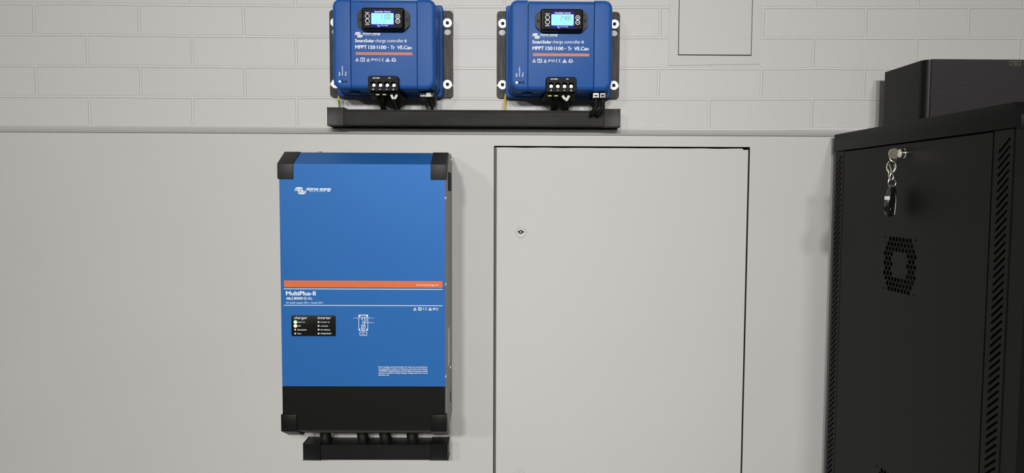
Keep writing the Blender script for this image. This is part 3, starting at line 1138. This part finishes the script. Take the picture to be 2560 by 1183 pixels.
duct(-0.4190, 0.2693, 1.6635, 1.7045, 0.050, 0.0385, 'long black cable duct under the two charge controllers', M_DUCT, M_CAP, 0.0045)
p0, p1 = U(757.7, 1109, -.052), U(1119.3, 1152.5, -.052)
LZ1 = U(938, 1110.5, -.052).z
LZ0 = U(938, 1151, -.052).z
duct(p0.x, p1.x, LZ0, LZ1, 0.052, 0.0415, 'short black cable duct below the tall blue inverter', M_DUCT2, M_BLACK, 0.002)

# ------------------------------------------------------------------ inverter
IX0, IX1 = -0.4848, -0.1303
IZ0, IZ1, IZS = 0.9845, 1.5650, 1.0830
IF, IB = -0.200, -0.150
RT, RB = 1.5910, 0.9610
inv = thing('inverter', ((IX0 + IX1) / 2, 0, RB), 'tall blue inverter with black base hung on the wall left of the large door', 'inverter')
# grey steel chassis (bevelled cross-section, seen on the right flank)
bm = NB()
pr = [(-0.002, RB + .004), (IB, RB + .002), (IF + 0.0015, IZ0 + .001), (IF + 0.0015, IZ1 - .001), (IB, RT - .0015), (-0.146, RT + 0.0025), (-0.06, RT + 0.0065), (-0.03, RT + 0.0065), (-0.002, RT + .002)]
loft(bm, [[(x, y, z) for y, z in pr] for x in (IX0 + 0.0006, IX1 - 0.0004)])
chs = obj('chassis', bm, M_STEEL, inv, smooth=False, label='grey steel chassis')
# blue cover: front and top bevel
bm = NB()
cp = [(IF, IZS), (IF, IZ1), (IB, RT), (IB - .0005, RT + 0.001), (IF - 0.001, IZ1 + .0006), (IF - 0.001, IZS)]
loft(bm, [[(x, y, z) for y, z in cp] for x in (IX0, IX1)])
cov = obj('front_cover', bm, M_IBLUE, inv, smooth=False, label='blue satin front cover')
bm = NB()
cp = [(IF, IZS - 0.0006), (IF - 0.0008, IZS - 0.0006), (IF - 0.0008, IZ0), (IB, RB + .001), (IB, RB + .0025), (IF, IZ0 + .001)]
loft(bm, [[(x, y, z) for y, z in cp] for x in (IX0, IX1)])
low = obj('lower_cover', bm, M_BLK2, inv, smooth=False, label='black lower cover')
bm = NB()
for i in range(46):
    x = IX0 + 0.035 + i * (IX1 - IX0 - 0.07) / 45
    box(bm, x - .0022, x + .0022, IF - .0002, IF + .004, IZ0 - 0.0008, IZ0 + 0.0004)
obj('vent_row', bm, M_STEEL, low, smooth=False)
# corner protectors
for sx in (0, 1):
    for sz in (0, 1):
        bm = NB()
        w = 0.034
        xa, xb = (IX0 - 0.0035, IX0 - 0.0035 + w) if sx == 0 else (IX1 + 0.0035 - w, IX1 + 0.0035)
        zf, zr, s = (IZ1, RT, 1) if sz else (IZ0, RB, -1)
        e = 0.0035
        ht = 0.032 if sz else 0.036
        cp = [(IF - e, zf - s * ht), (IF - e, zf + s * 0.0012), (IB - 0.002, zr + s * e), (IB + 0.012, zr + s * e), (IB + 0.012, zr - s * .004), (IF + .012, zf - s * ht)]
        t_ = bmesh.new()
        loft(t_, [[(x, y, z) for y, z in cp] for x in (xa, xb)])
        bmesh.ops.recalc_face_normals(t_, faces=t_.faces)
        bmesh.ops.bevel(t_, geom=t_.edges[:], offset=0.0014, segments=2, profile=0.5, affect='EDGES')
        join(bm, t_)
        obj('corner_protector', bm, M_CORN if sz else M_BLACK, inv)
# flank details
for py_, y in ((495, -.190), (711, -.192), (941, -.192), (918, -.06), (399, -.03)):
    q = U(1117, py_, y)
    bm = NB()
    lathe(bm, (IX1 - 0.0004, y, q.z), (1, 0, 0), [(0, 0.0042), (0.0012, 0.0040), (0.0022, 0.0026), (0.0024, 0)], 18)
    obj('flank_screw', bm, M_CHROME, inv)
bm = NB()
box(bm, IX1 - .0006, IX1 + 0.0001, -.118, -.028, 1.510, 1.5530)
obj('handle_slot', bm, M_DARK, inv, smooth=False, label='black hand slot')
bm = NB()
box(bm, IX1 - .0006, IX1 + 0.0001, -.06, -.046, 1.006, 1.030)
obj('flank_slot', bm, M_DARK, inv, smooth=False)
bm = NB()
z0_, z1_ = U(1122, 910, -.09).z, U(1122, 818, -.09).z
for i in range(9):
    a, b = z0_ + (z1_ - z0_) * i / 9, z0_ + (z1_ - z0_) * (i + 1) / 9
    box(bm, IX1 - .0005, IX1 + 0.0002, -.118 + .003 * random.random(), -.072, a, b - .0003)
obj('rating_sticker', bm, M_STICK, inv, smooth=False, label='pale rating sticker')
# hanging strip at the top back
bm = NB()
q0, q1 = U(762, 379, -.02), U(793, 379, -.02)
box(bm, IX0 + 0.04, q1.x, -.02, -.002, RT, RT + 0.0125)
obj('wall_hook', bm, M_STEEL, inv, smooth=False)

# print on the blue front
yp = IF - 0.0014
pg = Page(yp)
bm = NB()
za = lambda x, y: (670 + x / 4.93, 360 + y / 4.93)
zb_ = lambda x, y: (690 + x / 5.565, 690 + y / 5.565)
zd = lambda x, y: (870 + x / 9.846, 750 + y / 9.846)
zw = lambda x, y: (930 + x / 12.8, 900 + y / 12.8)
a, b = za(332, 538), za(468, 616)
emblem(pg, bm, a[0], b[0], a[1], b[1], 1.7)


def TX(z, s, x0, x1, y0, y1, bold=0.0, vertical=False, lift=0.0):
    a, b = z(x0, y0), z(x1, y1)
    pg.text(bm, s, a[0], b[0], a[1], b[1], bold, vertical, lift)


TX(za, 'victron energy', 470, 778, 534, 588, 0.02)
TX(za, 'B L U E   P O W E R', 515, 706, 580, 592, 0.02)
obj('maker_mark', bm, M_WHITE, cov, smooth=False, label='white emblem and maker lettering')
bm = NB()
TX(zb_, 'MultiPlus-II', 138, 552, 212, 272, 0.024)
TX(zb_, '48', 138, 196, 296, 332, 0.018)
TX(zb_, 'VDC', 200, 214, 302, 338, 0.02, True)
TX(zb_, '|', 224, 232, 290, 340)
TX(zb_, '8000', 248, 373, 294, 331, 0.018)
TX(zb_, 'VA', 379, 391, 300, 324, 0.02, True)
TX(zb_, '|', 399, 407, 290, 340)
TX(zb_, '110', 418, 484, 296, 331, 0.018)
TX(zb_, 'ADC', 489, 502, 302, 338, 0.02, True)
TX(zb_, 'AC transfer capacity: 100 A  |  Inverter 230 V', 138, 657, 363, 391, 0.012)
obj('model_lettering', bm, M_WHITE, cov, smooth=False, label='white model lettering')
for a, b in ((zb_(108, 180), zb_(2317, 188)), (zb_(112, 409), zb_(2317, 416))):
    bm = NB()
    pg.line(bm, [a, b], 1.5)
    obj('rule_line', bm, M_WHITE, cov, smooth=False)
bm = NB()
for f, x0, x1 in ((icon_tri, 1909, 1958), (icon_book, 1977, 2026), (icon_ce, 2045, 2103), (icon_rcm, 2118, 2170)):
    a, b = zb_(x0, 438), zb_(x1, 480)
    f(pg, bm, a[0], b[0], a[1], b[1], 1.15)
TX(zb_, 'IP21', 2183, 2258, 444, 478, 0.01)
obj('certification_marks', bm, M_WHITE, cov, smooth=False, label='row of white safety symbols')
bm = NB()
# circuit diagram
W1 = 1.15


def PL(pts, w=W1, closed=False):
    pg.line(bm, [zd(*q) for q in pts], w, closed)


def RC(x0, x1, y0, y1):
    a, b = zd(x0, y0), zd(x1, y1)
    pg.rect(bm, a[0], b[0], a[1], b[1])


PL([(266, 370), (486, 370), (486, 752), (268, 752)], 1.1, True)
for x0, x1, y0, y1 in ((262, 298, 365, 420), (452, 490, 365, 420), (264, 298, 710, 758), (456, 490, 710, 758)):
    RC(x0, x1, y0, y1)
PL([(300, 392), (455, 392)], 0.9)
PL([(215, 443), (325, 443)], 0.7)
PL([(345, 443), (385, 443)], 0.7)
PL([(405, 443), (535, 443)], 0.7)
PL([(455, 443), (455, 518), (362, 518), (362, 620)], 0.9)
PL([(362, 558), (395, 558)], 0.9)
PL([(420, 558), (535, 558)], 0.9)
for x, y in ((340, 443), (405, 443), (408, 558)):
    PL([(x - 22, y), (x, y - 16), (x + 18, y - 6)], 1.3)
    RC(x - 4, x + 16, y + 6, y + 46)
PL([(330, 624), (420, 624), (420, 714), (330, 714)], 1.1, True)
PL([(338, 706), (412, 632)], 1.2)
PL([(346, 646), (366, 646)], .9)
PL([(388, 692), (404, 692)], .9)
for x in (362, 392):
    PL([(x, 718), (x, 792)], 0.8)
PL([(292, 794), (462, 794), (462, 874), (292, 874)], 1.1, True)
TX(zd, 'Battery', 335, 418, 828, 856, 0.02)
TX(zd, 'AC in', 132, 215, 433, 455, 0.01)
TX(zd, 'AC out 1', 532, 642, 434, 456, 0.01)
TX(zd, 'AC out 2', 532, 648, 547, 571, 0.01)
obj('circuit_diagram', bm, M_WHITE, cov, smooth=False, label='white circuit diagram')
bm = NB()
for i, (s, x1, bd) in enumerate((('Before charging read the instructions. For indoor use only. Disconnect', 1780, .008),
                                 ('the supply before making or breaking the connections to the battery.', 1780, .008),
                                 ('WARNING: Explosive gases, prevent flames and sparks, provide', 1782, .012),
                                 ('adequate ventilation during charging. Charge lead-acid or Li-ion', 1785, .008), ('batteries only.', 555, .008))):
    y0 = 204 + i * 64.5
    TX(zw, s, 210, x1, y0, y0 + 58, bd)
obj('warning_lettering', bm, M_WHITE, cov, smooth=False, label='five lines of small white warning text')
bm = NB()
a, b, c, d = zb_(110, 62), zb_(2318, 73), zb_(2318, 164), zb_(112, 156)
pg.fill(bm, [a, b, c, d])
obj('stripe', bm, M_ORANGE2, cov, smooth=False, label='orange printed stripe')
bm = NB()
TX(zb_, 'www.victronenergy.com', 1948, 2260, 116, 142, 0.004, lift=0.0004)
obj('stripe_lettering', bm, M_WHITE, cov, smooth=False)
# status panel
bm = NB()
a, b = zb_(213, 549), zb_(832, 839)
q0, q1 = pg.p(*a), pg.p(*b)
puff(bm, q0[0], q1[0], q1[1], q0[1], 0.003, IF, yp - 0.0006, 0.0003, 2)
sp_ = obj('status_panel', bm, M_BLACK, inv, label='black status panel with two columns of lights')
bm = NB()
LP = 0.0010
TX(zb_, 'charger', 256, 437, 562, 612, 0.0, lift=LP)
obj('column_heading', bm, M_WHITE, sp_, smooth=False)
bm = NB()
TX(zb_, 'inverter', 582, 767, 562, 602, 0.0, lift=LP)
obj('column_heading', bm, M_WHITE, sp_, smooth=False)
for s, x0, x1, y in (('mains on', 302, 405, 642), ('bulk', 302, 348, 695), ('absorption', 300, 428, 748), ('float', 300, 356, 802),
                     ('inverter on', 622, 750, 642), ('overload', 622, 723, 696), ('low battery', 622, 757, 748), ('temperature', 622, 772, 801)):
    dn = 8 if any(ch in s for ch in 'py') else 0
    up = 11 if any(ch in s for ch in 'bdflkt') else 9
    bm = NB()
    TX(zb_, s, x0, x1, y - up, y + 9 + dn, 0.006, lift=LP)
    obj('status_lettering', bm, M_WHITE, sp_, smooth=False)
for x, col in ((270, 0), (594, 1)):
    for k, y in enumerate((642, 695, 748, 802)):
        c = pg.p(*zb_(x, y))
        bm = NB()
        lit = col == 0 and k < 2
        r = 0.0032 if lit else 0.0020
        lathe(bm, (c[0], yp - 0.0004, c[1]), (0, -1, 0), [(0, r), (0.0006, r), (0.0010, r * .6), (0.0011, 0)], 18)
        m = (M_LEDG, M_LEDA)[k] if lit else M_LEDX
        l = obj('status_light', bm, m, sp_, label=('lit green light', 'lit amber light')[k] if lit else None)
        if lit:
            bm = NB()
            annulus(bm, c[0] + .0004, c[1], 0.0030, 0.0043, yp - 0.0009)  # glowing ring imitates the soft halo of light around a lit LED
            obj('light_halo', bm, (M_HALO_G, M_HALO_A)[k], sp_, smooth=False)

# conduits from the inverter into the lower duct
G3 = 'ribbed conduits between the inverter and the short duct'
for xt, xb, lab in ((811, 816, 'black ribbed conduit under the inverter, leftmost of four'), (904, 909, 'black ribbed conduit under the inverter, second of four from the left'),
                    (959, 966, 'black ribbed conduit under the inverter, third of four from the left'), (1029.5, 1031.5, 'black ribbed conduit under the inverter, rightmost of four')):
    a, b, c = U(xt, 1068, -.065), U((xt + xb) / 2, 1088, -.052), U(xb, 1106, -.036)
    a.z = max(a.z, RB + 0.006)
    c.z = LZ1 - 0.006
    t = thing('cable_conduit', c, lab, 'conduit', G3)
    bm = NB()
    corrugated(bm, [a, b, c + Vector((0, 0, .012)), c], 0.0128, 0.0032, 0.0012)
    obj('conduit_tube', bm, M_RUB, t)

# ------------------------------------------------------------------ network rack at the right
RX, RX1 = 0.7920, 1.392
RY0, RY1 = -0.020, -0.632
rack = thing('network_rack', ((RX + RX1) / 2, (RY0 + RY1) / 2, 0), 'tall black network rack with perforated side panel at the right edge', 'rack')
# frame posts, floor and back as hollow shell
bm = NB()
Wt = 0.0015
box(bm, RX + 0.004, RX + 0.03, RY0, RY0 - 0.0095, 0.012, 1.612)
box(bm, RX1 - 0.03, RX1, RY0, RY0 - 0.03, 0.012, 1.612)
box(bm, RX + 0.0005, RX + 0.03, -0.6190, RY1 + 0.0005, 0.012, 1.612)
box(bm, RX1 - 0.03, RX1, -0.6000, RY1 + 0.0005, 0.012, 1.612)
box(bm, RX + 0.03, RX1 - 0.03, RY0 - 0.001, RY0 - 0.003, 0.012, 1.612)
box(bm, RX1 - 0.003, RX1 - 0.001, RY0, RY1, 0.012, 1.612)
box(bm, RX + 0.002, RX1, RY0, RY1, 0.0, 0.05)
obj('frame', bm, M_RACK, rack, smooth=False)
# top cover with clipped front corner
bm = NB()
tp = [(RY0, 1.609), (-0.6305, 1.609), (-0.6305, 1.6285), (-0.6125, 1.6497), (RY0, 1.6497)]
t_ = bmesh.new()
loft(t_, [[(x, y, z) for y, z in tp] for x in (RX - 0.0012, RX1 + 0.001)])
bmesh.ops.recalc_face_normals(t_, faces=t_.faces)
bmesh.ops.bevel(t_, geom=t_.edges[:], offset=0.0012, segments=2, profile=0.5, affect='EDGES')
join(bm, t_)
obj('top_cover', bm, M_RACK, rack)


def side_map(x):
    return lambda v: (x, v.x, v.y)


def slot_poly(yc, zc, L, w, ang):
    """slanted round-ended slot, y runs toward the viewer (negative)"""
    out = []
    for s in (1, -1):
        for i in range(5):
            a = ang + (0 if s == 1 else pi) - pi / 2 + i / 4 * pi
            out.append((yc + s * cos(ang) * L / 2 + cos(a) * w / 2, zc + s * sin(ang) * L / 2 + sin(a) * w / 2))
    return out


def strip(name, y0, y1, yc, L, pitch, ztop, w, ang):
    bm = NB()
    outer = [(y1, 0.055), (y0, 0.055), (y0, 1.6075), (y1, 1.6075)]
    hs = []
    z = ztop
    while z > 0.72:
        hs.append(slot_poly(yc, z, L, w, ang))
        z -= pitch
    plate(bm, outer, hs, side_map(RX), side_map(RX + 0.0015))
    return obj(name, bm, M_RACK, rack, smooth=False, label='slotted edge strip')


ang = pi - radians(41.5)
strip('slotted_strip', -0.0300, -0.0690, -0.0480, 0.030, 0.0128, 1.5870, 0.0034, ang)
strip('slotted_strip', -0.5720, -0.6150, -0.5950, 0.030, 0.0126, 1.5830, 0.0040, ang)
# main panel with two honeycomb fan fields
rows = [(7, None), (8, None), (9, None), (10, (0, 1, 2, 7, 8, 9)), (9, (0, 1, 7, 8)), (10, (0, 1, 2, 7, 8, 9)), (9, (0, 1, 7, 8)), (10, (0, 1, 2, 7, 8, 9)), (9, None), (8, None), (7, None)]
holes = []
for fz in (1.3637, 0.8760):
    for k, (n, keep) in enumerate(rows):
        for i in range(n):
            if keep and i not in keep:
                continue
            yc, zc = -0.3130 + (i - (n - 1) / 2) * -0.0118, fz + (5 - k) * 0.01022
            holes.append([(yc + 0.0055 * cos(pi / 6 + j * pi / 3), zc + 0.0055 * sin(pi / 6 + j * pi / 3)) for j in range(6)])
    for y, z in ((-.258, .0535), (-.3672, .0535), (-.258, -.0535), (-.3672, -.0535)):
        holes.append(circ(y, fz + z, 0.0024, 10))
bm = NB()
plate(bm, [(-0.5680, 0.055), (-0.0715, 0.055), (-0.0715, 1.6060), (-0.5680, 1.6060)], holes, side_map(RX), side_map(RX + 0.0015))
side = obj('side_panel', bm, M_RACK, rack, smooth=False)
bm = NB()
box(bm, RX + 0.0012, RX + 0.012, -0.0702, -0.0722, 0.055, 1.606)
box(bm, RX + 0.0012, RX + 0.012, -0.5670, -0.5730, 0.055, 1.606)
box(bm, RX + 0.0012, RX + 0.012, -0.6140, -0.6195, 0.055, 1.606)
box(bm, RX + 0.0012, RX + 0.012, -0.0290, -0.0305, 0.055, 1.606)
obj('panel_seam', bm, M_DARK, rack, smooth=False)
# black sheet added for the shade inside the rack, seen through the perforations
bm = NB()
box(bm, RX + 0.02, RX + 0.0215, -0.025, -0.62, 0.06, 1.6)
obj('interior_shade', bm, M_DARK, rack, smooth=False)
# front door, edge-on at the picture's border
bm = NB()
box(bm, RX - 0.0005, RX1, RY1 - 0.0005, RY1 - 0.018, 0.06, 1.606, 0.0025, 2)
obj('front_door', bm, M_RACK, rack)
bm = NB()
box(bm, RX + 0.05, RX1 - 0.05, RY1 - 0.0182, RY1 - 0.0190, 0.12, 1.55)
obj('door_glass', bm, M_FOB, rack)
# cam lock of the side panel
LY, LZ = -0.3184, 1.5870
bm = NB()
lathe(bm, (RX, LY, LZ), (-1, 0, 0), [(0, 0.0098), (0.002, 0.0098), (0.003, 0.0088), (0.004, 0.0085), (0.010, 0.0085), (0.011, 0.0078), (0.011, 0)], 28)
lk = obj('lock_barrel', bm, M_CHROME, rack, label='shiny lock barrel')

# key left in the lock, bow disc facing the viewer
KX = 0.7700
key = thing('key', (RX - 0.011, LY, LZ), 'small metal key with round bow stuck in the rack lock', 'key')
bm = NB()
ring_p = circ(KX, LZ - 0.0005, 0.0105, 30)
plate(bm, ring_p, [circ(KX - 0.004, LZ - 0.002, 0.0018, 12)], lambda v: (v.x, LY - 0.001, v.y), lambda v: (v.x, LY + 0.001, v.y))
obj('bow', bm, M_BRASS, key, smooth=False)
bm = NB()
box(bm, KX + 0.009, RX - 0.009, LY - 0.0011, LY + 0.0011, LZ - 0.0032, LZ + 0.0028)
obj('blade', bm, M_CHROME, key)

fob = thing('key_fob', (0.766, LY, 1.525), 'black remote fob with pale sticker hanging from the key by rings', 'key fob')


def KP(px, py, y=LY):
    return U(px, py, y)


bm = NB()
c0 = KP(2232, 392)
ring(bm, (c0.x, LY, c0.z), 0.0072, 0.0007, ((1, 0, 0), (0, 0.35, .94)), 28, 0.0110)
obj('split_ring', bm, M_CHROME, fob)
bm = NB()
c = KP(2228, 420)
ring(bm, (c.x, LY, c.z + .002), 0.0085, 0.0011, ((0.96, -0.25, 0), (0, 0, 1)), 26, 0.0125)
tube(bm, spline([KP(2223, 410), KP(2226.5, 420), KP(2229, 436)], 6), 0.0016, 10)
tube(bm, spline([KP(2236, 412), KP(2238, 420), KP(2233, 431)], 6), 0.0018, 10)
obj('clasp', bm, M_BRASS, fob, label='worn brassy lobster clasp')
bm = NB()
c = KP(2229, 442)
ring(bm, (c.x, LY, c.z), 0.0035, 0.0012, ((1, 0, 0), (0, 0, 1)), 20, 0.0065)
tube(bm, spline([KP(2221.5, 425), KP(2221, 437), KP(2222, 448), KP(2220.5, 452)], 6), 0.0009, 8)
obj('swivel', bm, M_BRASS, fob)
bm = NB()
c = KP(2230, 457)
ring(bm, (c.x, LY, c.z), 0.0078, 0.0008, ((1, 0, 0), (0, 0, 1)), 28)
obj('key_ring', bm, M_CHROME, fob)
# fob body: tapered pebble outline, 14 mm thick, turned a little
bm = NB()
fc = KP(2226.5, 504)
out = []
for i in range(28):
    a = 2 * pi * i / 28
    zz = sin(a)
    ww = 0.0128 * (1 - 0.18 * zz) * (abs(cos(a)) ** 0.6) * (1 if cos(a) > 0 else -1)
    out.append((ww, 0.0305 * zz))
rot = radians(-4)
lp = []
for dy, k in ((0.0062, .70), (0.0045, .93), (0.0, 1.0), (-0.0045, .93), (-0.0062, .70)):
    lp.append([(fc.x + (p[0] * k) * cos(rot) - p[1] * (.4 + .6 * k) * sin(rot), LY + dy + p[0] * 0.35, fc.z + p[0] * k * sin(rot) + p[1] * (.4 + .6 * k) * cos(rot)) for p in out])
loft(bm, lp)
fb = obj('fob_body', bm, M_FOB, fob)
bm = NB()
tube(bm, spline([KP(2234, 468, LY - .002), KP(2238.5, 485, LY - .002), KP(2239.5, 505, LY - .002), KP(2236, 537, LY - .002)], 8), 0.0010, 8)
obj('chrome_edge', bm, M_CHROME, fb)
bm = NB()
a, b = KP(2211.5, 491, LY - .0105), KP(2224.5, 499.5, LY - .0105)
box(bm, a.x, b.x, LY - .0108, LY - .0100, b.z, a.z)
obj('sticker', bm, M_STICK, fb, smooth=False, label='pale paper sticker')
bm = NB()
c = KP(2219, 520, LY - .007)
lathe(bm, (c.x, LY - 0.0065, c.z), (0, -1, 0), [(0, 0.0085), (0.0012, 0.0080), (0.0016, 0.006), (0.0012, 0.005), (0.0012, 0)], 22)
obj('fob_button', bm, M_FOB, fb)
bm = NB()
tube(bm, spline([KP(2224, 470, LY - .003), KP(2228, 463, LY), KP(2236, 471, LY - .003)], 6), 0.0012, 8)
obj('fob_loop', bm, M_CHROME, fb)

# ------------------------------------------------------------------ speaker on the rack
SX0, SX1 = 0.8945, 1.312
SYB, SYF = -0.045, -0.2035
SZ0, SZ1 = 1.6545, 1.7945
spk = thing('speaker', ((SX0 + SX1) / 2, (SYB + SYF) / 2, 1.6502), 'black speaker box with grey cloth front lying on the rack', 'speaker')
# cabinet: rounded front vertical edges
bm = NB()
out = []
r = 0.020
for i in range(9):
    a = pi + i / 8 * pi / 2
    out.append((SX0 + r + r * cos(a), SYF + r + r * sin(a)))
for i in range(9):
    a = 1.5 * pi + i / 8 * pi / 2
    out.append((SX1 - r + r * cos(a), SYF + r + r * sin(a)))
out += [(SX1, SYB), (SX0, SYB)]
loft(bm, [[(x, y, z) for x, y in out] for z in (SZ0, SZ1)])
obj('cabinet', bm, M_SPK, spk)
bm = NB()
puff(bm, SX0 + 0.0125, SX1 - 0.0125, SZ0 + 0.002, SZ1 - 0.0003, 0.0006, SYF + 0.018, SYF - 0.004, 0.0008, 2, 2)
gr = obj('grille', bm, M_GRILLE, spk, label='grey cloth grille')
ps = Page(SYF - 0.0045)
bm = NB()
a, b = ps.p(2522.5, 154), ps.p(2550.5, 163.5)
puff(bm, a[0], b[0], b[1], a[1], 0.0004, SYF - 0.003, SYF - 0.0052, 0.0003, 1, 2)
bd = obj('badge', bm, M_BLACK, gr)
bm = NB()
ribbon(bm, [(a[0], a[1]), (b[0], a[1]), (b[0], b[1]), (a[0], b[1])], 0.0008, SYF - 0.0054, True)
text(bm, 'SVEN', a[0] + .003, b[0] - .003, b[1] + .0018, a[1] - .002, SYF - 0.0055, 0.0)
obj('badge_lettering', bm, M_BADGE, bd, smooth=False)
for x in (SX0 + .03, SX1 - .03):
    for y in (SYB - .02, SYF + .03):
        bm = NB()
        cyl(bm, (x, y, 1.6497), (x, y, SZ0 + .001), 0.009, n=16)
        obj('foot', bm, M_RUB, spk)
